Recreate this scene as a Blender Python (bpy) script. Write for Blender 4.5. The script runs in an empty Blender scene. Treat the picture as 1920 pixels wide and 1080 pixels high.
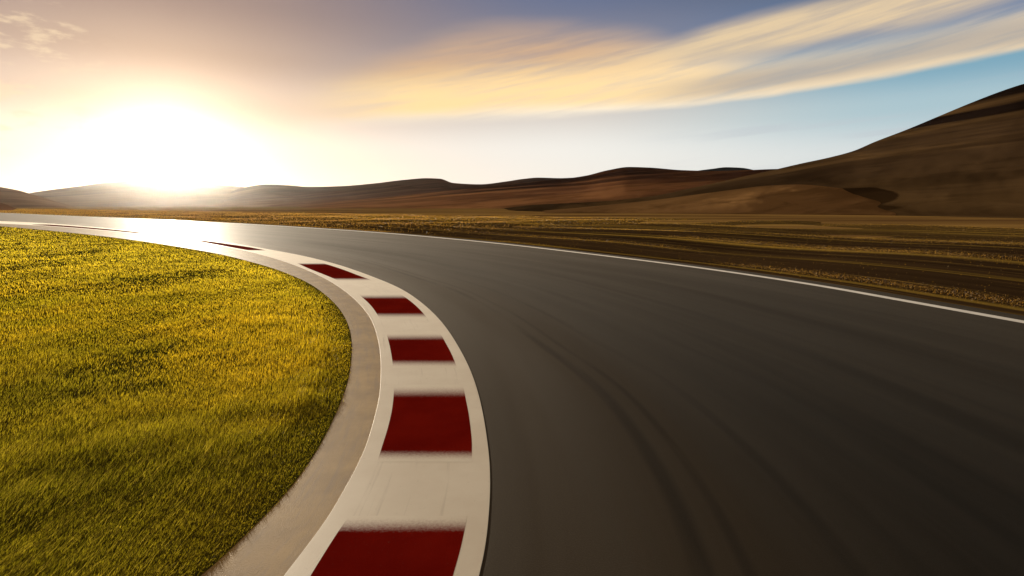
import bpy, math, random
import numpy as np
from mathutils import Vector, Matrix

scene = bpy.context.scene
col = scene.collection
R = math.radians
rng = np.random.default_rng(7)

# ------------------------------------------------------------------ camera
CAM_H = 1.6
FPX = 1920 * 20.0 / 36.0                     # focal length in photo pixels
HORIZON = 385.0
PITCH = math.atan((540 - HORIZON) / FPX)
cam_data = bpy.data.cameras.new("camera")
cam_data.lens = 20.0
cam_data.sensor_width = 36.0
cam_data.clip_start = 0.05
cam_data.clip_end = 20000
cam = bpy.data.objects.new("camera", cam_data)
cam.location = (0, 0, CAM_H)
cam.rotation_euler = (R(90) - PITCH, 0, 0)
col.objects.link(cam)
scene.camera = cam


def ray(px, py):
    """world direction of a photo pixel"""
    x = (np.asarray(px, float) - 960) / FPX
    u = (540 - np.asarray(py, float)) / FPX
    c, s = math.cos(PITCH), math.sin(PITCH)
    return np.stack([x, c + u * s, -s + u * c], -1)


def ground(pts, z=0.0):
    """photo pixels -> points on the plane at height z"""
    p = np.asarray(pts, float)
    d = ray(p[:, 0], p[:, 1])
    t = (z - CAM_H) / d[:, 2]
    return d[:, :2] * t[:, None]


# ------------------------------------------------------------------ light
SUN_DIR = ray(316, 298)
SUN_DIR = SUN_DIR / np.linalg.norm(SUN_DIR)
SUN_EL = math.asin(SUN_DIR[2])
SUN_AZ = math.atan2(SUN_DIR[0], SUN_DIR[1])   # clockwise from +Y
sun_data = bpy.data.lights.new("sun", 'SUN')
sun_data.energy = 5.0
sun_data.angle = R(0.5)
sun_data.color = (1.0, 0.86, 0.66)
sun = bpy.data.objects.new("sun", sun_data)
sun.rotation_euler = Vector(-SUN_DIR).to_track_quat('-Z', 'Y').to_euler()
sun.location = (-60, 100, 40)
col.objects.link(sun)

scene.view_settings.view_transform = 'Standard'
scene.view_settings.look = 'None'
scene.view_settings.exposure = 0.7
scene.view_settings.gamma = 1.0
scene.view_settings.use_curve_mapping = False
scene.render.engine = 'CYCLES'
scene.cycles.use_denoising = True
scene.cycles.max_bounces = 8
scene.cycles.diffuse_bounces = 3
scene.cycles.transparent_max_bounces = 8
scene.cycles.volume_bounces = 0


# ------------------------------------------------------------------ node helper
class NT:
    def __init__(self, tree):
        self.t = tree
        tree.nodes.clear()

    def new(self, typ, **kw):
        n = self.t.nodes.new(typ)
        for k, v in kw.items():
            setattr(n, k, v)
        return n

    def put(self, sock, v):
        if isinstance(v, bpy.types.NodeSocket):
            self.t.links.new(v, sock)
        elif isinstance(v, (tuple, list)):
            v = tuple(v)
            if sock.type == 'RGBA' and len(v) == 3:
                v = v + (1,)
            sock.default_value = v
        else:
            sock.default_value = v

    def m(self, op, a, b=0.0, c=None, clamp=False):
        n = self.new('ShaderNodeMath', operation=op, use_clamp=clamp)
        self.put(n.inputs[0], a)
        self.put(n.inputs[1], b)
        if c is not None:
            self.put(n.inputs[2], c)
        return n.outputs[0]

    def step(self, v, lo, hi, a=0.0, b=1.0):
        n = self.new('ShaderNodeMapRange', interpolation_type='SMOOTHSTEP')
        self.put(n.inputs['Value'], v)
        for k, x in (('From Min', lo), ('From Max', hi), ('To Min', a), ('To Max', b)):
            self.put(n.inputs[k], x)
        return n.outputs[0]

    def mix(self, f, a, b, mode='MIX'):
        n = self.new('ShaderNodeMix', data_type='RGBA', blend_type=mode)
        self.put(n.inputs[0], f)
        self.put(n.inputs[6], a)
        self.put(n.inputs[7], b)
        return n.outputs[2]

    def comb(self, x, y, z=0.0):
        n = self.new('ShaderNodeCombineXYZ')
        for i, v in enumerate((x, y, z)):
            self.put(n.inputs[i], v)
        return n.outputs[0]

    def sep(self, v):
        n = self.new('ShaderNodeSeparateXYZ')
        self.put(n.inputs[0], v)
        return n.outputs[0], n.outputs[1], n.outputs[2]

    def noise(self, vec, scale=1.0, detail=4.0, rough=0.55, dist=0.0):
        n = self.new('ShaderNodeTexNoise')
        self.put(n.inputs['Vector'], vec)
        n.inputs['Scale'].default_value = scale
        n.inputs['Detail'].default_value = detail
        n.inputs['Roughness'].default_value = rough
        n.inputs['Distortion'].default_value = dist
        return n.outputs[0]

    def ramp(self, f, stops, interp='EASE'):
        n = self.new('ShaderNodeValToRGB')
        cr = n.color_ramp
        cr.interpolation = interp
        while len(cr.elements) < len(stops):
            cr.elements.new(0.5)
        for e, (p, c) in zip(cr.elements, stops):
            e.position = p
            e.color = tuple(c) + (1,) if len(c) == 3 else c
        self.put(n.inputs[0], f)
        return n.outputs[0]

    def scalev(self, v, s):
        n = self.new('ShaderNodeVectorMath', operation='MULTIPLY')
        self.put(n.inputs[0], v)
        self.put(n.inputs[1], s)
        return n.outputs[0]


# ------------------------------------------------------------------ world
world = bpy.data.worlds.new("World")
scene.world = world
world.use_nodes = True
w = NT(world.node_tree)
BG = 0.1
tc = w.new('ShaderNodeTexCoord').outputs['Generated']
dx, dy, dz = w.sep(tc)
az = w.m('MULTIPLY', w.m('ARCTAN2', dx, dy), 180 / math.pi)        # degrees, right positive
el = w.m('MULTIPLY', w.m('ARCSINE', dz), 180 / math.pi)
sky = w.new('ShaderNodeTexSky', sky_type='NISHITA')
sky.sun_disc = False
sky.sun_elevation = SUN_EL
sky.sun_rotation = SUN_AZ
sky.altitude = 200
sky.dust_density = 1.5
nishita = sky.outputs[0]


def deg(e):
    return e / 40.0


ef = w.m('DIVIDE', el, 40.0, clamp=True)
right = w.ramp(ef, [(deg(0), (.90, .89, .91)), (deg(4), (.74, .80, .83)), (deg(8), (.44, .61, .69)),
                    (deg(11), (.21, .42, .56)), (deg(14.5), (.08, .18, .38)), (deg(20), (.09, .10, .13)), (1, (.32, .235, .15))])
mid = w.ramp(ef, [(deg(0), (.95, .93, .90)), (deg(5), (.95, .93, .90)), (deg(10), (.70, .62, .57)),
                  (deg(15), (.24, .23, .30)), (deg(19), (.125, .155, .28)), (deg(24), (.08, .09, .13)), (1, (.32, .235, .15))])
left = w.ramp(ef, [(deg(0), (.97, .93, .90)), (deg(5), (.88, .80, .76)), (deg(9), (.60, .48, .45)),
                   (deg(13), (.38, .275, .26)), (deg(17), (.26, .18, .19)), (deg(24), (.11, .085, .09)), (1, (.32, .235, .15))])
base = w.mix(w.step(az, -26, 8), left, mid)
base = w.mix(w.step(az, 4, 36), base, right)
# away from the sun the sky goes dusky
behind = w.step(w.m('ABSOLUTE', w.m('ADD', az, 25)), 80, 150)
base = w.mix(w.m('MULTIPLY', behind, 0.75), base, w.scalev(base, (.55, .46, .36)))
# daylight model blended in underneath the veil of thin cloud
nish = w.scalev(nishita, (BG, BG, BG))
base = w.mix(0.2, base, nish)

# streaked cloud bands, laid out by compass direction and elevation
warp = w.noise(w.comb(w.m('MULTIPLY', az, .035), w.m('MULTIPLY', el, .22), 3.1), 1.0, 4, .55)
warp = w.m('SUBTRACT', warp, 0.5)
fine = w.noise(w.comb(w.m('MULTIPLY', w.m('ADD', az, w.m('MULTIPLY', el, 2.0)), .05),
                      w.m('SUBTRACT', w.m('MULTIPLY', el, .9), w.m('MULTIPLY', az, .17)), 8.0), 1.0, 5, .6)


def line(pts):
    """piecewise curve el(az) through photo pixels"""
    d = ray([p[0] for p in pts], [p[1] for p in pts])
    a = np.degrees(np.arctan2(d[:, 0], d[:, 1]))
    e = np.degrees(np.arctan2(d[:, 2], np.hypot(d[:, 0], d[:, 1])))
    n = w.new('ShaderNodeFloatCurve')
    cm = n.mapping
    c = cm.curves[0]
    xs = (a + 60) / 120.0
    ys = e / 30.0
    while len(c.points) < len(xs):
        c.points.new(0.5, 0.5)
    for p, x, y in zip(c.points, xs, ys):
        p.location = (float(x), float(y))
        p.handle_type = 'AUTO'
    cm.use_clip = False
    cm.extend = 'EXTRAPOLATED'
    cm.update()
    w.put(n.inputs['Value'], w.m('DIVIDE', w.m('ADD', az, 60.0), 120.0))
    return w.m('MULTIPLY', n.outputs[0], 30.0)


elw = w.m('ADD', el, w.m('MULTIPLY', warp, 2.2))
# lower long band: lower edge / upper edge
lo1 = line([(300, 280), (600, 245), (900, 225), (1130, 214), (1350, 192), (1600, 152), (1920, 84)])
hi1 = line([(300, 250), (560, 175), (750, 105), (900, 70), (1150, 75), (1400, 118), (1650, 84), (1920, 20)])
in_lo = w.m('SUBTRACT', elw, lo1)
in_hi = w.m('SUBTRACT', hi1, elw)
sharp = w.step(az, -8, 12)
c1 = w.m('MULTIPLY', w.step(in_lo, -.3, w.m('SUBTRACT', 1.2, w.m('MULTIPLY', sharp, .8))), w.step(in_hi, -1.8, 1.6))
c1 = w.m('MULTIPLY', c1, w.step(az, -24, -8))
c1 = w.m('MULTIPLY', c1, w.step(fine, .30, .58, .5, 1.0))
# upper right band
lo2 = line([(1150, 130), (1300, 118), (1450, 98), (1600, 70), (1750, 40), (1920, -10)])
hi2 = line([(1150, 105), (1300, 62), (1450, 20), (1600, -12), (1750, -50), (1920, -95)])
e2 = w.m('ADD', el, w.m('MULTIPLY', warp, 1.2))
c2 = w.m('MULTIPLY', w.step(w.m('SUBTRACT', e2, lo2), -.5, .9), w.step(w.m('SUBTRACT', hi2, e2), -.5, 1.0))
c2 = w.m('MULTIPLY', c2, w.m('MULTIPLY', w.step(az, 7, 19), w.step(az, 62, 46)))
c2 = w.m('MULTIPLY', c2, w.step(fine, .30, .62, .6, 1.0))
# grey underside streak inside the lower band to the right
lo3 = line([(1200, 180), (1400, 150), (1600, 118), (1750, 88), (1920, 55)])
d3 = w.m('ABSOLUTE', w.m('SUBTRACT', e2, lo3))
c3 = w.m('MULTIPLY', w.step(d3, 1.5, .2), w.step(az, 9, 22))

sunlit = w.mix(w.step(in_lo, 2.2, 6.0), (1.04, .74, .37), (.64, .42, .26))
sunlit = w.mix(w.step(in_lo, 1.5, 0.0), sunlit, (.97, .86, .68))
col1 = w.mix(w.step(az, 2, 34), sunlit, (.88, .69, .45))
sk = w.mix(w.m('MULTIPLY', c1, .97), base, col1)
sk = w.mix(w.m('MULTIPLY', c3, .6), sk, (.33, .30, .29))
sk = w.mix(w.m('MULTIPLY', c2, .9), sk, (.82, .62, .37))
# thin low streaks over the right-hand hill
st = w.noise(w.comb(w.m('MULTIPLY', az, .05), w.m('SUBTRACT', w.m('MULTIPLY', el, .75), w.m('MULTIPLY', az, .07)), 5.0), 1.0, 4, .5)
st = w.m('MULTIPLY', w.m('MULTIPLY', w.step(st, .50, .66), w.step(el, 11, 5)), w.step(az, 10, 24))
sk = w.mix(w.m('MULTIPLY', st, .45), sk, (.50, .53, .57))
# small puffs upper left
pf = w.noise(w.comb(w.m('MULTIPLY', az, .30), w.m('MULTIPLY', el, .9), 1.7), 1.0, 5, .6)
pm = w.m('MULTIPLY', w.step(az, -33, -37.5), w.m('MULTIPLY', w.step(el, 3, 6), w.step(el, 17, 13)))
pm = w.m('MULTIPLY', pm, w.step(pf, .50, .66))
sk = w.mix(w.m('MULTIPLY', pm, .55), sk, (.95, .72, .46))
sk = w.scalev(sk, (.655, .655, .655))
# aureole of the sun
dot = w.new('ShaderNodeVectorMath', operation='DOT_PRODUCT')
w.put(dot.inputs[0], tc)
dot.inputs[1].default_value = tuple(SUN_DIR)
ang = w.m('MULTIPLY', w.m('ARCCOSINE', w.m('MINIMUM', dot.outputs['Value'], 1.0)), 180 / math.pi)
au1 = w.m('MULTIPLY', w.m('POWER', 2.718, w.m('MULTIPLY', ang, -1 / 1.0)), 3.0)
au2 = w.m('MULTIPLY', w.m('POWER', 2.718, w.m('MULTIPLY', ang, -1 / 4.5)), .08)
au = w.m('ADD', au1, au2)
sk = w.mix(1.0, sk, w.scalev((1, 1, 1), w.comb(au, w.m('MULTIPLY', au, .96), w.m('MULTIPLY', au, .90))), 'ADD')
bgn = w.new('ShaderNodeBackground')
w.put(bgn.inputs['Color'], w.scalev(sk, (1 / BG, 1 / BG, 1 / BG)))
bgn.inputs['Strength'].default_value = BG
wo = w.new('ShaderNodeOutputWorld')
w.t.links.new(bgn.outputs[0], wo.inputs['Surface'])


# ------------------------------------------------------------------ mesh helpers
def tag(o, label=None, cat=None, kind=None, group=None):
    if label: o['label'] = label
    if cat: o['category'] = cat
    if kind: o['kind'] = kind
    if group: o['group'] = group
    return o


def add_mesh(name, verts, faces, mat, uv=None, parent=None, smooth=True, attrs=None):
    me = bpy.data.meshes.new(name)
    verts = np.asarray(verts, np.float32).reshape(-1, 3)
    faces = np.asarray(faces, np.int32)
    k = faces.shape[1]
    me.vertices.add(len(verts))
    me.vertices.foreach_set('co', verts.ravel())
    me.loops.add(faces.size)
    me.loops.foreach_set('vertex_index', faces.ravel())
    me.polygons.add(len(faces))
    me.polygons.foreach_set('loop_start', np.arange(0, faces.size, k, dtype=np.int32))
    me.polygons.foreach_set('loop_total', np.full(len(faces), k, np.int32))
    me.polygons.foreach_set('use_smooth', np.full(len(faces), smooth))
    if uv is not None:
        l = me.uv_layers.new(name="UVMap")
        l.data.foreach_set('uv', np.asarray(uv, np.float32)[faces.ravel()].ravel())
    for an, av in (attrs or {}).items():
        a = me.attributes.new(an, 'FLOAT', 'POINT')
        a.data.foreach_set('value', np.asarray(av, np.float32))
    me.update(calc_edges=True)
    me.validate()
    me.materials.append(mat)
    o = bpy.data.objects.new(name, me)
    col.objects.link(o)
    o.parent = parent
    return o


def grid_faces(nu, nv):
    i, j = np.meshgrid(np.arange(nu - 1), np.arange(nv - 1), indexing='ij')
    a = i * nv + j
    return np.stack([a, a + nv, a + nv + 1, a + 1], -1).reshape(-1, 4)


def pchip(t, y, q):
    h = np.diff(t)
    d = np.diff(y) / h
    m = np.zeros(len(t))
    for i in range(1, len(t) - 1):
        if d[i - 1] * d[i] > 0:
            w1, w2 = 2 * h[i] + h[i - 1], h[i] + 2 * h[i - 1]
            m[i] = (w1 + w2) / (w1 / d[i - 1] + w2 / d[i])
    m[0], m[-1] = d[0], d[-1]
    k = np.clip(np.searchsorted(t, q) - 1, 0, len(t) - 2)
    s = (q - t[k]) / h[k]
    return ((2 * s**3 - 3 * s**2 + 1) * y[k] + (s**3 - 2 * s**2 + s) * h[k] * m[k]
            + (-2 * s**3 + 3 * s**2) * y[k + 1] + (s**3 - s**2) * h[k] * m[k + 1])


def dense(pts, n=400, sm=6):
    p = np.asarray(pts, float)
    t = np.concatenate([[0], np.cumsum(np.hypot(*np.diff(p, axis=0).T))])
    q = np.linspace(0, t[-1], n)
    c = np.stack([pchip(t, p[:, 0], q), pchip(t, p[:, 1], q)], 1)
    for _ in range(sm * 6):
        c[1:-1] = .25 * c[:-2] + .5 * c[1:-1] + .25 * c[2:]
    return c


def fill(pts, z, back=14.0, fwd=120.0, n=420, turn=0.0):
    """traced edge -> ground polyline, evenly spaced in log distance, carried on past both ends"""
    g = ground(dense(pts), z)
    a = g[0] - g[6]
    a = a / np.linalg.norm(a)
    b = g[-1] - g[-14]
    b = b / np.linalg.norm(b)
    k1 = [g[0] + a * back * f for f in np.linspace(1, .05, 12)]
    k2, p, ang = [], g[-1].copy(), math.atan2(b[1], b[0])
    for f in range(24):
        ang += R(turn)
        p = p + np.array([math.cos(ang), math.sin(ang)]) * fwd / 24
        k2.append(p.copy())
    g = np.vstack([k1, g, k2])
    # resample: step grows with distance from the camera
    d = np.hypot(*np.diff(g, axis=0).T)
    wgt = d / np.maximum(np.hypot(*(0.5 * (g[1:] + g[:-1])).T), 1.5)
    s = np.concatenate([[0], np.cumsum(wgt)])
    q = np.linspace(0, s[-1], n)
    return np.stack([np.interp(q, s, g[:, 0]), np.interp(q, s, g[:, 1])], 1)


def arclen(g):
    return np.concatenate([[0], np.cumsum(np.hypot(*np.diff(g, axis=0).T))])


def along(P, C):
    """arc length along the curve C and distance from it, for points P"""
    s = arclen(C)
    U, V = np.empty(len(P)), np.empty(len(P))
    d = np.diff(C, axis=0)
    dd = (d ** 2).sum(1)
    for i in range(0, len(P), 4000):
        q = P[i:i + 4000, None, :] - C[None, :-1, :]
        f = np.clip((q * d).sum(-1) / dd, 0, 1)
        e = ((q - f[..., None] * d) ** 2).sum(-1)
        k = e.argmin(1)
        r = np.arange(len(k))
        U[i:i + 4000] = s[k] + f[r, k] * np.sqrt(dd[k])
        V[i:i + 4000] = np.sqrt(e[r, k])
    return U, V


def ribbon(name, A, B, z, mat, nv=12, vpow=1.0, zfun=None, ref=None):
    n = len(A)
    t = np.linspace(0, 1, nv) ** vpow
    P = A[:, None, :] * (1 - t)[None, :, None] + B[:, None, :] * t[None, :, None]
    s = arclen(0.5 * (A + B))
    wd = np.hypot(*(B - A).T)
    U = np.repeat(s[:, None], nv, 1)
    V = wd[:, None] * t[None, :]
    if ref is not None:
        U, V = (x.reshape(P.shape[:2]) for x in along(P.reshape(-1, 2), ref))
    Z = np.full(P.shape[:2], z) if zfun is None else zfun(P, V) + z
    v = np.concatenate([P, Z[..., None]], -1).reshape(-1, 3)
    f = grid_faces(n, nv)
    # faces up
    a, b, c = v[f[0][0]], v[f[0][1]], v[f[0][2]]
    if np.cross(b - a, c - a)[2] < 0:
        f = f[:, ::-1]
    return add_mesh(name, v, f, mat, uv=np.stack([U, V], -1).reshape(-1, 2))


def principled(name):
    m = bpy.data.materials.new(name)
    m.use_nodes = True
    t = NT(m.node_tree)
    p = t.new('ShaderNodeBsdfPrincipled')
    o = t.new('ShaderNodeOutputMaterial')
    t.t.links.new(p.outputs[0], o.inputs['Surface'])
    return m, t, p, o


def bump(t, p, h, strength=.3, dist=.01):
    b = t.new('ShaderNodeBump')
    b.inputs['Strength'].default_value = strength
    b.inputs['Distance'].default_value = dist
    t.put(b.inputs['Height'], h)
    t.put(p.inputs['Normal'], b.outputs[0])


def uvs(t):
    u = t.new('ShaderNodeUVMap').outputs[0]
    return t.sep(u)[:2]


def pos(t):
    return t.new('ShaderNodeNewGeometry').outputs['Position']


# ------------------------------------------------------------------ traced edges (photo pixels, near -> far)
KERB_OUT = [(897.5, 1080), (909, 1027), (915.6, 970.6), (918.8, 908), (917.8, 867.5), (914.5, 835), (906.7, 782), (895.6, 733),
            (880, 689), (857.8, 646.7), (841, 620), (822, 596), (791, 567.5), (755.6, 543), (708.8, 522.5), (671, 508.4),
            (633.8, 496), (596, 486), (558.8, 477.6), (500, 466.7), (466.7, 460.8), (416.7, 453), (363, 446.6), (268, 434.8),
            (167, 424.6), (100, 419.4), (50, 416.6), (0, 414.6), (-60, 412.8)]
KERB_IN = [(531.9, 1080), (578.8, 1019), (616, 967.5), (647.5, 914), (672.5, 867.5), (687, 835), (702, 784), (713, 733), (714.6, 689),
           (713, 658), (708, 631), (698, 601), (684, 580.6), (660, 556), (630, 534), (605.6, 520), (573.8, 505.6), (537, 491.6),
           (500, 480.5), (466.7, 471.8), (433, 465), (400, 458.8), (363, 452.6), (268, 439.6), (167, 429.8), (100, 424.8),
           (50, 421.6), (0, 419.2), (-60, 416.8)]
RED_IN = [(560, 1118), (581.9, 1080), (632, 1000), (653.8, 967.5), (706.9, 866), (717, 835), (728.9, 795.6), (735.6, 764), (738.4, 733),
          (736.7, 686.7), (733, 660), (724.5, 625.6), (712.5, 598.4), (695.6, 573), (673, 552.5), (633.8, 526), (605.6, 514),
          (577.5, 502.8), (557.8, 494), (510, 480), (466.7, 469.6), (433, 463.4), (400, 457.3), (363, 451.3), (268, 438.5), (166.7, 428.9),
          (100, 424.0), (60, 421.3)]
RED_OUT = [(838, 1118), (849, 1080), (866, 1017.5), (875.6, 967.5), (882, 915), (884.4, 864), (884.9, 837.8), (880, 784), (873, 746.7), (869, 726.7),
           (856.7, 689), (846.7, 664), (830, 633), (825.6, 625), (801.6, 596.6), (781.9, 575), (753.8, 553.4), (701, 527),
           (671, 516), (645, 506), (609.4, 494.6), (550, 480), (500, 469.6), (466.7, 463.3), (433, 458.3), (400, 453.6), (363, 448.6), (268, 436.5),
           (166.7, 426.5), (100, 421.5), (60, 419.2)]
LAWN = [(366, 1080), (416, 1038), (463, 993), (510, 946), (553.8, 897), (578.8, 862), (596.5, 835), (620, 791), (642, 742), (655.6, 695.6),
        (660, 644), (657.5, 620), (651.5, 601), (633.8, 573), (605.6, 547), (577.5, 528), (545, 514), (516.7, 503), (466.7, 488.8),
        (433, 480), (383, 470), (333, 461.6), (300, 456.3), (250, 449.4), (200, 443), (150, 437.6), (100, 432.5), (50, 427.8), (0, 423.6), (-60, 419.6)]
LINE = [(1920, 603.6), (1698, 564), (1527, 534), (1313.5, 502.3), (1100, 475.4), (947, 457.8), (837.5, 447), (728, 437.5), (618.7, 429.7),
        (550, 425.3), (483, 421.2), (433, 418.4), (383, 415.9), (283, 411), (200, 407.5), (133, 405), (67, 402), (0, 399), (-60, 396.9)]

KZ = 0.002
g_kout = fill(KERB_OUT, KZ)
g_kin = fill(KERB_IN, KZ)
g_lawn = fill(LAWN, 0.02)
g_line = fill(LINE, 0.004, back=16, fwd=160)


def offset(g, d):
    """shift a polyline sideways (positive = to its right, looking along it)"""
    t = np.gradient(g, axis=0)
    t /= np.linalg.norm(t, axis=1)[:, None]
    return g + np.stack([t[:, 1], -t[:, 0]], 1) * d


# ------------------------------------------------------------------ materials
def dusty(p, wgt, rough, tint):
    p.inputs['Sheen Weight'].default_value = wgt
    p.inputs['Sheen Roughness'].default_value = rough
    p.inputs['Sheen Tint'].default_value = tint + (1,)


def mat_asphalt():
    m, t, p, o = principled("asphalt")
    dusty(p, .019, .3, (1.0, .76, .46))
    p.inputs['Specular Tint'].default_value = (1.0, .84, .62, 1)
    u, v = uvs(t)
    P = pos(t)
    st1 = t.noise(t.comb(t.m('MULTIPLY', u, .07), t.m('MULTIPLY', v, 1.3), 0), 1.0, 5, .6)
    st2 = t.noise(t.comb(t.m('MULTIPLY', u, .35), t.m('MULTIPLY', v, 6.0), 4), 1.0, 4, .6)
    patch = t.noise(P, .35, 4, .55)
    grain = t.noise(P, 140, 3, .7)
    c = t.mix(t.step(st1, .35, .65), (.0055, .0048, .0036), (.011, .0095, .0065))
    c = t.mix(t.m('MULTIPLY', t.step(st2, .35, .7), .4), c, (.026, .021, .016))
    c = t.mix(t.m('MULTIPLY', t.step(patch, .5, .72), .35), c, (.008, .0068, .0055))
    # tan band along the kerb, low sun's glare painted into the asphalt colour
    kerb_glare = t.m('MULTIPLY', t.step(t.m('ADD', v, t.m('MULTIPLY', t.m('SUBTRACT', st1, .5), 1.4)), 2.6, 0.0), .55)
    c = t.mix(kerb_glare, c, (.085, .062, .036))
    # dark rubber laid by tyres, running with the curve
    wob = t.m('MULTIPLY', t.m('SUBTRACT', t.noise(t.comb(t.m('MULTIPLY', u, .10), 0, 9), 1, 2, .5), .5), .8)
    vv = t.m('ADD', v, wob)
    rub = 0.0
    for c0, wd, k in ((.92, .085, .48), (1.12, .05, .4), (1.6, .07, .4), (2.5, .16, .35), (3.5, .1, .3), (5.0, .3, .3), (6.6, .2, .3)):
        g = t.step(t.m('ABSOLUTE', t.m('SUBTRACT', vv, c0)), wd, wd * .15, 0, k)
        rub = g if isinstance(rub, float) else t.m('MAXIMUM', rub, g)
    brk = t.noise(t.comb(t.m('MULTIPLY', u, .22), t.m('MULTIPLY', v, 2.5), 2), 1, 4, .6)
    rub = t.m('MULTIPLY', rub, t.step(brk, .36, .60))
    c = t.mix(rub, c, (.007, .0065, .006))
    c = t.mix(t.m('MULTIPLY', t.step(grain, .45, .75), .35), c, t.scalev(c, (2.1, 2.1, 2.05)))
    t.put(p.inputs['Base Color'], c)
    r = t.m('ADD', t.m('MULTIPLY', st1, .18), t.m('MULTIPLY', st2, .10))
    r = t.m('ADD', r, .53)
    sl = t.m('MULTIPLY', t.step(st1, .25, .75, .05, .17), t.m('SUBTRACT', 1.0, t.m('MULTIPLY', rub, .65)))
    t.put(p.inputs['Specular IOR Level'], sl)
    t.put(p.inputs['Roughness'], r)
    bump(t, p, grain, .35, .004)
    return m


def mat_paint(name, c1, c2, rough=.5):
    m, t, p, o = principled(name)
    dusty(p, .25, .4, (1.0, .93, .82))
    P = pos(t)
    big = t.noise(P, 2.2, 5, .6)
    gr = t.noise(P, 110, 3, .7)
    sp = t.noise(P, 26, 5, .7)
    c = t.mix(t.step(big, .3, .7), c1, c2)
    u, v = uvs(t)
    sc = t.noise(t.comb(t.m('MULTIPLY', u, .5), t.m('MULTIPLY', v, 14), 2), 1, 5, .65)
    c = t.mix(t.m('MULTIPLY', t.step(sc, .56, .74), .38), c, t.scalev(c, (.42, .38, .33)))
    c = t.mix(t.m('MULTIPLY', t.step(sp, .60, .74), .35), c, t.scalev(c, (.62, .58, .52)))
    t.put(p.inputs['Base Color'], c)
    p.inputs['Roughness'].default_value = rough
    bump(t, p, gr, .22, .003)
    return m


def mat_red():
    m, t, p, o = principled("red_paint")
    P = pos(t)
    fade = t.new('ShaderNodeAttribute', attribute_name='fade').outputs['Fac']
    big = t.noise(P, 2.0, 5, .6)
    gr = t.noise(P, 110, 3, .7)
    sp = t.noise(P, 60, 5, .7)
    c = t.mix(t.step(big, .3, .7), (.165, .006, .003), (.215, .009, .004))
    c = t.mix(t.m('MULTIPLY', t.step(sp, .62, .75), .3), c, (.16, .02, .015))
    f = t.m('ADD', fade, t.m('MULTIPLY', t.m('SUBTRACT', sp, .5), .5))
    f = t.step(f, .08, .95)
    wc = t.mix(t.step(big, .3, .7), (.78, .69, .55), (.85, .77, .63))
    c = t.mix(f, wc, c)
    t.put(p.inputs['Base Color'], c)
    p.inputs['Roughness'].default_value = .55
    p.inputs['Sheen Roughness'].default_value = .4
    p.inputs['Sheen Tint'].default_value = (1.0, .93, .82, 1)
    t.put(p.inputs['Sheen Weight'], t.m('MULTIPLY', t.m('SUBTRACT', 1.0, f), .25))
    t.put(p.inputs['Specular IOR Level'], t.m('MULTIPLY', t.m('SUBTRACT', 1.0, f), .5))
    bump(t, p, gr, .22, .003)
    return m


def mat_concrete():
    m, t, p, o = principled("beige_concrete")
    p.inputs['Specular IOR Level'].default_value = .15
    u, v = uvs(t)
    P = pos(t)
    st = t.noise(t.comb(t.m('MULTIPLY', u, 1.6), t.m('MULTIPLY', v, 16), 0), 1, 5, .65)
    bl = t.noise(P, 2.6, 5, .6)
    gr = t.noise(P, 150, 3, .7)
    c = t.mix(t.step(bl, .3, .7), (.33, .205, .072), (.46, .295, .105))
    c = t.mix(t.m('MULTIPLY', t.step(st, .45, .7), .45), c, (.24, .17, .11))
    c = t.mix(t.m('MULTIPLY', t.step(gr, .5, .75), .4), c, t.scalev(c, (.6, .58, .55)))
    t.put(p.inputs['Base Color'], c)
    p.inputs['Roughness'].default_value = .7
    bump(t, p, gr, .4, .005)
    return m


def mat_lawn_soil():
    m, t, p, o = principled("lawn_soil")
    P = pos(t)
    a = t.noise(P, 1.4, 5, .6)
    b = t.noise(P, 30, 4, .7)
    c = t.mix(t.step(a, .35, .65), (.055, .055, .009), (.085, .065, .012))
    c = t.mix(t.step(b, .4, .7), c, (.03, .03, .006))
    t.put(p.inputs['Base Color'], c)
    p.inputs['Roughness'].default_value = .9
    p.inputs['Specular IOR Level'].default_value = 0.0
    bump(t, p, b, .6, .03)
    return m


def mat_blade(name, ca, cb, cc, trans=.5, scale=.8, near_shade=None):
    m = bpy.data.materials.new(name)
    m.use_nodes = True
    t = NT(m.node_tree)
    P = pos(t)
    tint = t.new('ShaderNodeAttribute', attribute_name='tint').outputs['Fac']
    n = t.noise(P, scale, 5, .6)
    c = t.mix(t.step(n, .36, .64), ca, cb)
    if near_shade:
        # greener turf near the camera, with corner shading painted into its colour
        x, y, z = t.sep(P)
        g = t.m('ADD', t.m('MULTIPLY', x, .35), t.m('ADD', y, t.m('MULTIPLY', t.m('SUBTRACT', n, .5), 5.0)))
        c = t.mix(t.m('MULTIPLY', t.step(g, 6.5, 1.0), .85), c, near_shade)
        c = t.mix(t.m('MULTIPLY', t.step(g, 5.0, 13.0), .75), c, (.80, .64, .055))  # far lawn tinted brighter yellow, painting in the sun's glow
    c = t.mix(t.m('MULTIPLY', t.step(tint, .7, 1.0), .6), c, cc)
    d = t.new('ShaderNodeBsdfPrincipled')
    t.put(d.inputs['Base Color'], c)
    d.inputs['Roughness'].default_value = .5
    d.inputs['Specular IOR Level'].default_value = .35
    tr = t.new('ShaderNodeBsdfTranslucent')
    t.put(tr.inputs['Color'], t.scalev(c, (1.5, 1.45, .9)))
    mx = t.new('ShaderNodeMixShader')
    mx.inputs[0].default_value = trans
    t.t.links.new(d.outputs[0], mx.inputs[1])
    t.t.links.new(tr.outputs[0], mx.inputs[2])
    o = t.new('ShaderNodeOutputMaterial')
    t.t.links.new(mx.outputs[0], o.inputs['Surface'])
    return m


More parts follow.
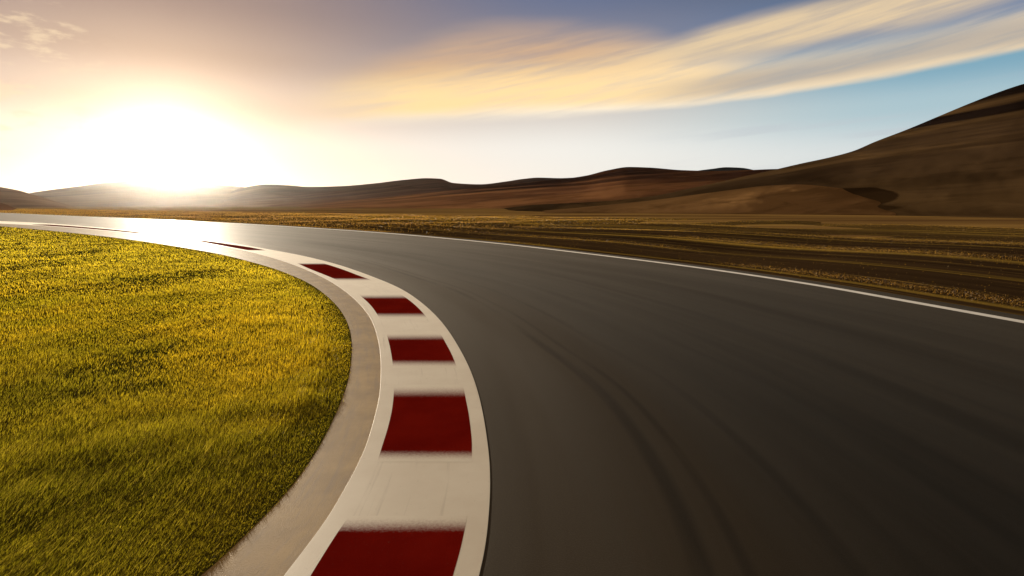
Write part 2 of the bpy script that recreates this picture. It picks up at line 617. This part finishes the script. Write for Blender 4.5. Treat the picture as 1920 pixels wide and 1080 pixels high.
def mat_verge():
    m, t, p, o = principled("verge_soil")
    u, v = uvs(t)
    P = pos(t)
    a = t.noise(t.comb(t.m('MULTIPLY', u, .05), t.m('MULTIPLY', v, 1.1), 0), 1, 5, .62)
    b = t.noise(t.comb(t.m('MULTIPLY', u, .12), t.m('MULTIPLY', v, 5.5), 7), 1, 5, .65)
    g = t.noise(P, 40, 4, .7)
    c = t.mix(t.step(a, .28, .72), (.034, .020, .010), (.070, .041, .018))
    far = t.step(v, 10, 30)
    c = t.mix(t.m('MULTIPLY', t.step(t.m('ADD', b, t.m('MULTIPLY', far, .09)), .55, .68), .75), c, (.30, .19, .045))
    w1 = t.m('MULTIPLY', t.m('SUBTRACT', t.noise(t.comb(t.m('MULTIPLY', u, .05), 0, 3), 1, 3, .5), .5), 1.6)
    for i, (c0, wd) in enumerate(((.95, .38), (4.6, .30), (8.3, .9), (14.5, 1.0), (18.0, 1.6), (27, 3.0))):
        q = t.m('ADD', t.m('MULTIPLY', w1, .25 + c0 * .05), t.m('SUBTRACT', v, c0))
        g1 = t.step(t.m('ABSOLUTE', q), wd * 1.3, 0)
        on = t.noise(t.comb(t.m('MULTIPLY', u, .045), t.m('MULTIPLY', v, 2.2 / (1 + c0 * .1)), 20 + i), 1, 4, .6)
        c = t.mix(t.m('MULTIPLY', g1, t.step(on, .44, .68)), c, (.40, .26, .045))
    c = t.mix(t.m('MULTIPLY', t.step(g, .5, .75), .4), c, t.scalev(c, (.5, .5, .5)))
    t.put(p.inputs['Base Color'], c)
    p.inputs['Roughness'].default_value = .95
    p.inputs['Specular IOR Level'].default_value = 0.0
    bump(t, p, g, .6, .03)
    return m


def mat_plain():
    m, t, p, o = principled("dry_plain")
    P = pos(t)
    a = t.noise(t.scalev(P, (.010, .06, 0)), 1, 6, .6)
    b = t.noise(t.scalev(P, (.03, .28, 0)), 1, 5, .65)
    c = t.mix(t.step(a, .38, .62), (.15, .080, .032), (.38, .23, .07))
    c = t.mix(t.m('MULTIPLY', t.step(b, .52, .68), .7), c, (.52, .33, .08))
    t.put(p.inputs['Base Color'], c)
    p.inputs['Roughness'].default_value = .95
    p.inputs['Specular IOR Level'].default_value = 0.0
    return m


def mat_hill(name, dark, mid_, light, sc=.01, squash=3.0, hi=65.0, foot=(.2, .1, .04), dip=.14):
    m, t, p, o = principled(name)
    P = pos(t)
    x, y, z = t.sep(P)
    q = t.comb(t.m('MULTIPLY', x, .22), t.m('MULTIPLY', y, .14), t.m('MULTIPLY', t.m('SUBTRACT', z, t.m('MULTIPLY', x, dip)), squash * 3.0))
    a = t.noise(q, sc, 4, .5)
    b = t.noise(q, sc * 3, 4, .5)
    b = t.noise(t.scalev(q, (.8, .7, 1)), sc * 3, 4, .5)
    d = t.noise(t.scalev(q, (.7, .7, .6)), sc * 14, 5, .62)
    c = t.mix(t.step(a, .40, .58), dark, mid_)
    c = t.mix(t.m('MULTIPLY', t.step(b, .45, .62), .85), c, light)
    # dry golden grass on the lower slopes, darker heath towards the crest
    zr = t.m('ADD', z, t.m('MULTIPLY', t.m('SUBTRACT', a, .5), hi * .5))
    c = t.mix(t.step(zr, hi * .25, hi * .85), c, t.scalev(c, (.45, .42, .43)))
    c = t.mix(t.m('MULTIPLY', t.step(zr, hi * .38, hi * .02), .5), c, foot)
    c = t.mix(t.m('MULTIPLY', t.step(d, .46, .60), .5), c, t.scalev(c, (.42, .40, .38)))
    t.put(p.inputs['Base Color'], c)
    p.inputs['Roughness'].default_value = 1.0
    p.inputs['Specular IOR Level'].default_value = 0.0
    return m


ASPHALT = mat_asphalt()
WHITE = mat_paint("white_paint", (.78, .69, .55), (.85, .77, .63), .55)
WHITE_LINE = mat_paint("white_line_paint", (.42, .42, .42), (.56, .55, .54), .5)
RED = mat_red()
CONCRETE = mat_concrete()

# ------------------------------------------------------------------ ground, road, lawn base
GR = 4200.0
gx = np.concatenate([-np.geomspace(GR, 20, 24), np.linspace(-15, 15, 7), np.geomspace(20, GR, 24)])
XX, YY = np.meshgrid(gx, gx, indexing='ij')
tag(add_mesh("ground", np.stack([XX, YY, np.full_like(XX, -.06)], -1).reshape(-1, 3), grid_faces(len(gx), len(gx)), mat_plain()),
    "dry brown and golden plain reaching from the track to the foot of the hills", "ground", 'structure')

# verge ribbon beyond the white line
g_vout = offset(g_line, 46.0)
for i in range(3):
    g_vout[1:-1] = .25 * g_vout[:-2] + .5 * g_vout[1:-1] + .25 * g_vout[2:]
g_redge = offset(g_line, .42)


def vz(P, V):
    n = np.sin(P[..., 0] * .31 + 1.3 * np.sin(P[..., 1] * .17)) * np.sin(P[..., 1] * .23 + .7)
    return np.clip((V - .6) / 6, 0, 1) * (.10 * n + .05) + np.clip((V - 20) / 26, 0, 1) * -.12


tag(ribbon("verge", g_redge, g_vout, -.015, mat_verge(), nv=60, vpow=1.6, zfun=vz, ref=g_line),
    "dark brown soil verge outside the track with straw coloured streaks", "verge", 'structure')
tag(ribbon("road", g_kout - 0.0, offset(g_line, .50), 0.0, ASPHALT, nv=48, ref=g_kout),
    "dark grey asphalt racetrack bending left between the kerb and the white line", "road", 'structure')
# white edge line
lw = np.full(len(g_line), .075)
tag(ribbon("road_marking", offset(g_line, -.10), offset(g_line, .10), .004, WHITE_LINE, nv=3),
    "thin white line painted along the outer edge of the asphalt", "edge line", 'structure')
# beige strip
tag(ribbon("concrete_strip", g_lawn, g_kin, .001, CONCRETE, nv=10, ref=g_kin),
    "beige concrete strip curving between the grass and the kerb", "pavement", 'structure')
# lawn base
g_in = np.stack([np.minimum(g_lawn[:, 0] - 1.0, -90 - 0 * g_lawn[:, 0]), g_lawn[:, 1] * .55 - 4], 1)
tag(ribbon("lawn_ground", g_in, g_lawn, .002, mat_lawn_soil(), nv=60, vpow=.5),
    "brown green earth showing between the lawn's blades", "soil", 'structure')

# ------------------------------------------------------------------ kerb
n = len(g_kout)
prof = []
inn = offset(g_kin, -.001)
out = offset(g_kout, .001)
zs = [0.0, KZ - .006, KZ]
rows = [(inn, .0), (inn + (g_kin - inn) * .35, KZ - .0005), (g_kin, KZ)]
for f in np.linspace(.12, .88, 7):
    rows.append((g_kin * (1 - f) + g_kout * f, KZ))
rows += [(g_kout, KZ), (g_kout + (out - g_kout) * .65, KZ - .0005), (out, .0)]
KV = np.stack([np.concatenate([a, np.full((n, 1), z)], 1) for a, z in rows], 1)
kf = grid_faces(n, len(rows))
kuv = np.stack(along(KV.reshape(-1, 3)[:, :2].astype(float), g_kout), -1)
kerb = add_mesh("kerb", KV.reshape(-1, 3), kf[:, ::-1], WHITE, uv=kuv, smooth=False)
tag(kerb, "low white painted racetrack kerb with red blocks along the inside of the bend", "kerb", "thing")

ri = dense(RED_IN, 900, 4)
ro = dense(RED_OUT, 900, 4)


def at_y(c, ys):
    o_ = np.argsort(c[:, 1])
    return np.stack([np.interp(ys, c[o_, 1], c[o_, 0]), ys], 1)


BLOCKS = [(967, 1118, 33, 0), (721, 866, 25, 23), (623.5, 690, 15, 16), (550.5, 598, 10, 12), (492, 527.5, 4, 6.5),
          (450.8, 470.2, 1.0, 1.5), (420.6, 438.0, .3, .3)]
for y0, y1, f0, f1 in BLOCKS:
    ys = np.linspace(y0, y1, 40)
    a2 = at_y(ri, ys)
    b2 = at_y(ro, ys)
    if y1 < 480:
        # the far blocks lie nearly edge-on: ends square to the kerb, long edges clipped to the traces
        pass
    nv = 10
    tt = np.linspace(0, 1, nv)
    px = a2[:, None, :] * (1 - tt)[None, :, None] + b2[:, None, :] * tt[None, :, None]
    G = ground(px.reshape(-1, 2), KZ + .0003)
    fade = np.ones(len(ys))
    if f0: fade = np.minimum(fade, (ys - y0) / f0)
    if f1: fade = np.minimum(fade, (y1 - ys) / f1)
    fade = np.clip(fade, 0, 1)
    top = np.concatenate([G, np.full((len(G), 1), KZ + .0003)], 1)
    bot = top.copy(); bot[:, 2] = KZ - .001
    nu = len(ys)
    f = grid_faces(nu, nv)
    idx = np.arange(nu * nv).reshape(nu, nv)
    loop = np.concatenate([idx[:, 0], idx[-1, 1:], idx[::-1, -1][1:], idx[0, ::-1][1:-1]])
    l2 = np.roll(loop, -1)
    N = nu * nv
    side = np.stack([loop, l2, l2 + N, loop + N], 1)
    a, b, c = top[f[0][0]], top[f[0][1]], top[f[0][2]]
    if np.cross(b - a, c - a)[2] < 0:
        f = f[:, ::-1]; 
    else:
        side = side[:, ::-1]
    add_mesh("red_block", top, f, RED, parent=kerb, smooth=False,
             attrs={'fade': np.repeat(fade, nv)})

# ------------------------------------------------------------------ lawn blades
def vnoise(x, y, seed):
    """smooth value noise on arrays"""
    r = np.random.default_rng(seed)
    tab = r.uniform(-1, 1, (256, 256))
    xi, yi = np.floor(x).astype(int), np.floor(y).astype(int)
    fx, fy = x - xi, y - yi
    fx, fy = fx * fx * (3 - 2 * fx), fy * fy * (3 - 2 * fy)
    g = lambda a, b: tab[a % 256, b % 256]
    return (g(xi, yi) * (1 - fx) * (1 - fy) + g(xi + 1, yi) * fx * (1 - fy)
            + g(xi, yi + 1) * (1 - fx) * fy + g(xi + 1, yi + 1) * fx * fy)


def fbm(x, y, seed, o_=4):
    s, a = 0, 1
    for i in range(o_):
        s = s + a * vnoise(x * 2 ** i, y * 2 ** i, seed + i)
        a *= .5
    return s


tan_l = np.gradient(g_lawn, axis=0)
tan_l /= np.linalg.norm(tan_l, axis=1)[:, None]


def nearest(P, C):
    out_ = np.empty(len(P), int)
    for i in range(0, len(P), 20000):
        q = P[i:i + 20000]
        out_[i:i + 20000] = ((q[:, None, :] - C[None, ::2, :]) ** 2).sum(-1).argmin(1) * 2
    return out_


def blades(name, P, h, wd, lean_dir, lean, tint, mat, z0=0.0):
    """each blade: a tapering bent strip of two quads"""
    n_ = len(P)
    yaw = rng.uniform(0, 2 * math.pi, n_)
    side = np.stack([np.cos(yaw), np.sin(yaw)], 1) * wd[:, None] * .5
    L = lean_dir * (lean * h)[:, None]
    v = np.zeros((n_, 5, 3), np.float32)
    up = h * np.sqrt(np.clip(1 - lean ** 2, .08, 1))
    v[:, 0, :2] = P - side
    v[:, 1, :2] = P + side
    v[:, 2, :2] = P + L * .4 + side * .7
    v[:, 3, :2] = P + L * .4 - side * .7
    v[:, 4, :2] = P + L
    v[:, :2, 2] = z0 if np.ndim(z0) == 0 else z0[:, None]
    v[:, 2:4, 2] = (z0 + up * .62)[:, None]
    v[:, 4, 2] = z0 + up
    b_ = np.arange(n_)[:, None] * 5
    f = np.concatenate([b_ + np.array([[0, 1, 2]]), b_ + np.array([[0, 2, 3]]), b_ + np.array([[3, 2, 4]])], 1).reshape(-1, 3)
    return add_mesh(name, v.reshape(-1, 3), f, mat, attrs={'tint': np.repeat(tint, 5)})


N0 = 1000000
uu = rng.uniform(0, 1, N0)
e_ = -.35
r0, r1 = 1.6, 75.0
rr = (r0 ** e_ + uu * (r1 ** e_ - r0 ** e_)) ** (1 / e_)
aa = rng.uniform(R(-66), R(4), N0)
P = np.stack([rr * np.sin(aa), rr * np.cos(aa)], 1)
k = nearest(P, g_lawn)
dv = P - g_lawn[k]
side_d = dv[:, 0] * tan_l[k, 1] - dv[:, 1] * tan_l[k, 0]      # >0 right of the edge
bare = fbm(P[:, 0] * .55 + 30, P[:, 1] * .55 + 30, 5, 4)
fine_ = fbm(P[:, 0] * 3.1 + 30, P[:, 1] * 3.1 + 30, 15, 3)
keep = (side_d < -.005 + .02 * rng.normal(size=N0) * 0.5) & (rng.uniform(0, 1, N0) < np.clip(1.0 - (bare + .5 * fine_ - .25) * 1.1, .4, 1))
P, k, rr, side_d = P[keep], k[keep], rr[keep], side_d[keep]
T = tan_l[k]
nb = len(P)
long_ = rng.uniform(0, 1, nb) < .22
h = np.where(long_, rng.uniform(.07, .15, nb), rng.uniform(.02, .05, nb)) * (1 + .25 * np.sin(P[:, 0] * 1.7 + 2 * np.sin(P[:, 1] * .9)))
tuft = fbm(P[:, 0] * 2.2 + 30, P[:, 1] * 2.2 + 30, 25, 3)
h *= np.clip(1 + .3 * tuft, .6, 1.5)
h *= np.clip(.22 + np.abs(side_d) / .45, .22, 1)
wd = np.maximum(.0026, rr * .00045) * rng.uniform(.7, 1.3, nb)
jit = rng.normal(0, .22, nb)
sgn = 1.0
ld = np.stack([T[:, 0] * np.cos(jit) - T[:, 1] * np.sin(jit), T[:, 0] * np.sin(jit) + T[:, 1] * np.cos(jit)], 1) * sgn
lean = np.where(long_, rng.uniform(.90, .975, nb), rng.uniform(.35, .9, nb))
wd *= np.where(long_, .8, 1)
tint = np.where(long_, rng.uniform(.6, 1, nb), rng.uniform(0, .85, nb))
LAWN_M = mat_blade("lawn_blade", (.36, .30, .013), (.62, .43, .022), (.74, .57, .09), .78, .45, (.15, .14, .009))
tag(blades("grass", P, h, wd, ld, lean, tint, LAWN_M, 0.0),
    "short yellow green lawn inside the bend, golden where the low sun shines through", "grass", 'stuff')

# ------------------------------------------------------------------ dry grass on the verge
s_line = arclen(g_line)
NV = 260000
dist_l = np.hypot(*g_line.T)
pw = np.gradient(s_line) / np.maximum(dist_l, 4) ** 1.1
pw /= pw.sum()
ki = rng.choice(len(g_line) - 1, NV, p=pw[:-1] / pw[:-1].sum())
fr = rng.uniform(0, 1, NV)
base_p = g_line[ki] * (1 - fr)[:, None] + g_line[ki + 1] * fr[:, None]
nl = offset(g_line, 1.0) - g_line
ss = s_line[ki] + fr * (s_line[ki + 1] - s_line[ki])
# bands at chosen distances from the line that start and stop along the track
bands = [(1.37, .3, 1.0), (5.0, .4, .5), (8.7, .7, 1.2), (14.9, .8, 1.1), (18.4, 1.2, 1.0), (27.4, 2.4, 1.0), (39, 3.0, 1.0)]
bw = np.array([b[2] for b in bands]); bw /= bw.sum()
bi = rng.choice(len(bands), NV, p=bw)
bc = np.array([b[0] for b in bands])[bi]
bs = np.array([b[1] for b in bands])[bi]
off = bc + rng.normal(0, 1, NV) * bs * .9 + .4 * np.sin(ss * .11 + bi * 2.1)
on = np.sin(ss * (.13 + .03 * bi) + bi * 1.7) + .6 * np.sin(ss * .41 + bi) + rng.normal(0, .35, NV)
loose = rng.uniform(0, 1, NV) < .07
off = np.where(loose, rng.uniform(.9, 42, NV), off)
# taller straw on the field, also added round the bend to imitate sun glow
tall = rng.uniform(0, 1, NV) < np.clip((np.hypot(*base_p.T) - 30) / 40, 0, .8)
off = np.where(tall, rng.uniform(1.2, 44, NV), off)
keep = ((on > .0) | loose | tall) & (off > .75)
base_p, ki, off, tall = base_p[keep], ki[keep], off[keep], tall[keep]
P = base_p + nl[ki] * off[:, None]
tl = np.gradient(g_line, axis=0); tl /= np.linalg.norm(tl, axis=1)[:, None]
nb = len(P)
dd = np.hypot(*P.T)
zz = vz(P, off) - .02
h = np.where(tall, rng.uniform(.04, .12, nb), rng.uniform(.012, .035, nb))
wd = np.maximum(.003, dd * .0004) * rng.uniform(.7, 1.3, nb)
jit = rng.normal(0, .5, nb)
T = -tl[ki]
ld = np.stack([T[:, 0] * np.cos(jit) - T[:, 1] * np.sin(jit), T[:, 0] * np.sin(jit) + T[:, 1] * np.cos(jit)], 1)
STRAW = mat_blade("straw_blade", (.36, .19, .03), (.50, .28, .045), (.55, .36, .10), .45, .15)
tag(blades("dry_grass", P, h, wd, ld, rng.uniform(.3, .8, nb), rng.uniform(0, 1, nb), STRAW, zz),
    "straw yellow dry grass in broken bands along the dark outer verge", "dry grass", 'stuff')


# ------------------------------------------------------------------ hills
def hill(name, prof_px, dist, foot, mat, label, seed=1, rough=.12, power=1.25, gully=1.0, nu=320, nv=90, drop=.9):
    p = np.asarray(prof_px, float)
    xs = np.linspace(p[0, 0], p[-1, 0], nu)
    t = p[:, 0]
    ys = pchip(t, p[:, 1], xs)
    d = ray(xs, ys)
    azs = np.arctan2(d[:, 0], d[:, 1])
    te = d[:, 2] / np.hypot(d[:, 0], d[:, 1])
    dist = np.interp(xs, [xs[0], xs[-1]], dist) if np.ndim(dist) else np.full(nu, float(dist))
    foot = np.interp(xs, [xs[0], xs[-1]], foot) if np.ndim(foot) else np.full(nu, float(foot))
    H = np.maximum(CAM_H + dist * te, .0)
    a_ = np.linspace(0, 1, nv)
    b_ = np.linspace(0, 1, nv // 3)[1:]
    rows_r, rows_h = [], []
    uu_ = np.linspace(0, 1, nu)
    sink = .35 * np.clip(1 - np.minimum(uu_, 1 - uu_) / .10, 0, 1)
    u = azs * dist.mean()
    L = max((dist - foot).mean(), 1)
    for tt in a_:
        r = foot + (dist - foot) * tt
        hh = H * tt ** power
        nn = fbm(u / (L * .22 / gully) + 1.5 * tt + 20, tt * 2.2 + np.zeros(nu) + 5, seed, 2)
        nn2 = fbm(u / (L * .06) + 40, tt * 9 + np.zeros(nu), seed + 50, 3)
        env = (tt * (1 - tt)) * 4 * .8
        hh = hh + H * rough * env * nn + H * rough * .06 * env * nn2
        # never poke above the traced skyline
        lim = (CAM_H + r * te) - .004 * r * (1 - tt)
        hh = np.minimum(hh, np.maximum(lim, 0.0) if tt < 1 else H)
        hh = np.maximum(hh, -1.0) if tt > 0 else np.full(nu, -.5)
        hh = hh - sink
        rows_r.append(r); rows_h.append(hh)
    for tt in b_:
        r = dist + (dist - foot) * .6 * tt
        rows_r.append(r); rows_h.append(H * (1 - drop * tt ** 1.4) - .5 * tt)
    RR, HH = np.stack(rows_r, 1), np.stack(rows_h, 1)
    A = np.repeat(azs[:, None], RR.shape[1], 1)
    v = np.stack([RR * np.sin(A), RR * np.cos(A), HH], -1).reshape(-1, 3)
    f = grid_faces(nu, RR.shape[1])
    a, b, c = v[f[0][0]], v[f[0][1]], v[f[0][2]]
    if np.cross(b - a, c - a)[2] < 0:
        f = f[:, ::-1]
    return tag(add_mesh(name, v, f, mat), label, "hill", 'structure')


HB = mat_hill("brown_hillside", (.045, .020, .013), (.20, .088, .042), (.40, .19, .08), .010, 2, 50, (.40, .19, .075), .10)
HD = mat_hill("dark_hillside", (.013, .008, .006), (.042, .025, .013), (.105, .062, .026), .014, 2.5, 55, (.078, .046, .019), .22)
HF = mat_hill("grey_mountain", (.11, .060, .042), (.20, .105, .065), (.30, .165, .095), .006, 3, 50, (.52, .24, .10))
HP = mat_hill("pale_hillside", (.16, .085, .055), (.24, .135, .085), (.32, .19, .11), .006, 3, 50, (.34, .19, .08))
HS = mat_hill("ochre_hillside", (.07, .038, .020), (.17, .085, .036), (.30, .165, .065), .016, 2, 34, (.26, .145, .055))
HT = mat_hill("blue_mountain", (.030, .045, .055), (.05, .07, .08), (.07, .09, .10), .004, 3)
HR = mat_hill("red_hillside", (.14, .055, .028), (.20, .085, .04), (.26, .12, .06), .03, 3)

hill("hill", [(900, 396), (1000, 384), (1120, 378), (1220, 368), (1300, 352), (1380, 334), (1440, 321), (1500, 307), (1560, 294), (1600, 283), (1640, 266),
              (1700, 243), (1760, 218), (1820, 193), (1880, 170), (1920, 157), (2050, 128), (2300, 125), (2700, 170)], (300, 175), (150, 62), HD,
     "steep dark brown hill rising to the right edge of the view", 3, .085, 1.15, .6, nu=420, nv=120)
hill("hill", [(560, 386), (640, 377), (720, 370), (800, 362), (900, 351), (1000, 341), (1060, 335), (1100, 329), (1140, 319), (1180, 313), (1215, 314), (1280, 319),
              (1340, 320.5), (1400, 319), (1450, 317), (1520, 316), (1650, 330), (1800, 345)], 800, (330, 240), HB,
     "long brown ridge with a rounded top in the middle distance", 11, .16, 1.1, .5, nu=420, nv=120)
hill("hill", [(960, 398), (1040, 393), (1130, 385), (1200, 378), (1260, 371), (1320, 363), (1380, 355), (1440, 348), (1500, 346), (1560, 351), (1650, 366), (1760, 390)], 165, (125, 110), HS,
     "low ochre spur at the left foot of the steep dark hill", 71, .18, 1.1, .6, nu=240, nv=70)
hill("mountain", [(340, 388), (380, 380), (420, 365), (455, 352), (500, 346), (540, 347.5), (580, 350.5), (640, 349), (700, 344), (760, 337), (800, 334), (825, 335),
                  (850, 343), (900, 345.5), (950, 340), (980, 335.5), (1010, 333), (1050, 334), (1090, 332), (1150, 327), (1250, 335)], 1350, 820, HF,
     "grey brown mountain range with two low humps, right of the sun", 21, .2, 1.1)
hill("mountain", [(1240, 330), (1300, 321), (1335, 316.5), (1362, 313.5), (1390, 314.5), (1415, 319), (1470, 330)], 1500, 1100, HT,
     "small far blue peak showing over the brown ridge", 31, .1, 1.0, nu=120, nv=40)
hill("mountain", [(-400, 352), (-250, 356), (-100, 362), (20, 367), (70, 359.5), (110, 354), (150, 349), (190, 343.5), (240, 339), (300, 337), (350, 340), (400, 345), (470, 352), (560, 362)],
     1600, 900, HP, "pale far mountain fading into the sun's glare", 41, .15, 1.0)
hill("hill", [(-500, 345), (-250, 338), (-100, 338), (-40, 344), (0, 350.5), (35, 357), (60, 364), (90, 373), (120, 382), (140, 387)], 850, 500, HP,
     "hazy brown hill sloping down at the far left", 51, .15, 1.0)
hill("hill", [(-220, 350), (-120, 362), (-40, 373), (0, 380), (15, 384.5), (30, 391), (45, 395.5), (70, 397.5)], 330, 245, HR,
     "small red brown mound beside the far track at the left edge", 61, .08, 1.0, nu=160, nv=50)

# ------------------------------------------------------------------ haze
top = max(max(v.co.z for v in o.data.vertices) for o in col.objects if o.type == 'MESH') + 3
hm = bpy.data.materials.new("haze_air")
hm.use_nodes = True
t = NT(hm.node_tree)
pv = t.new('ShaderNodeVolumePrincipled')
pv.inputs['Color'].default_value = (1.0, .95, .90, 1)
pv.inputs['Density'].default_value = 1.1e-5
pv.inputs['Anisotropy'].default_value = .925
o = t.new('ShaderNodeOutputMaterial')
t.t.links.new(pv.outputs[0], o.inputs['Volume'])
B = GR + 60
bv = [(x, y, z) for z in (-1.5, top) for y in (-B, B) for x in (-B, B)]
bf = [(0, 2, 3, 1), (4, 5, 7, 6), (0, 1, 5, 4), (2, 6, 7, 3), (0, 4, 6, 2), (1, 3, 7, 5)]
tag(add_mesh("haze", bv, bf, hm, smooth=False), "thin warm haze hanging over the whole valley", "haze", 'stuff')
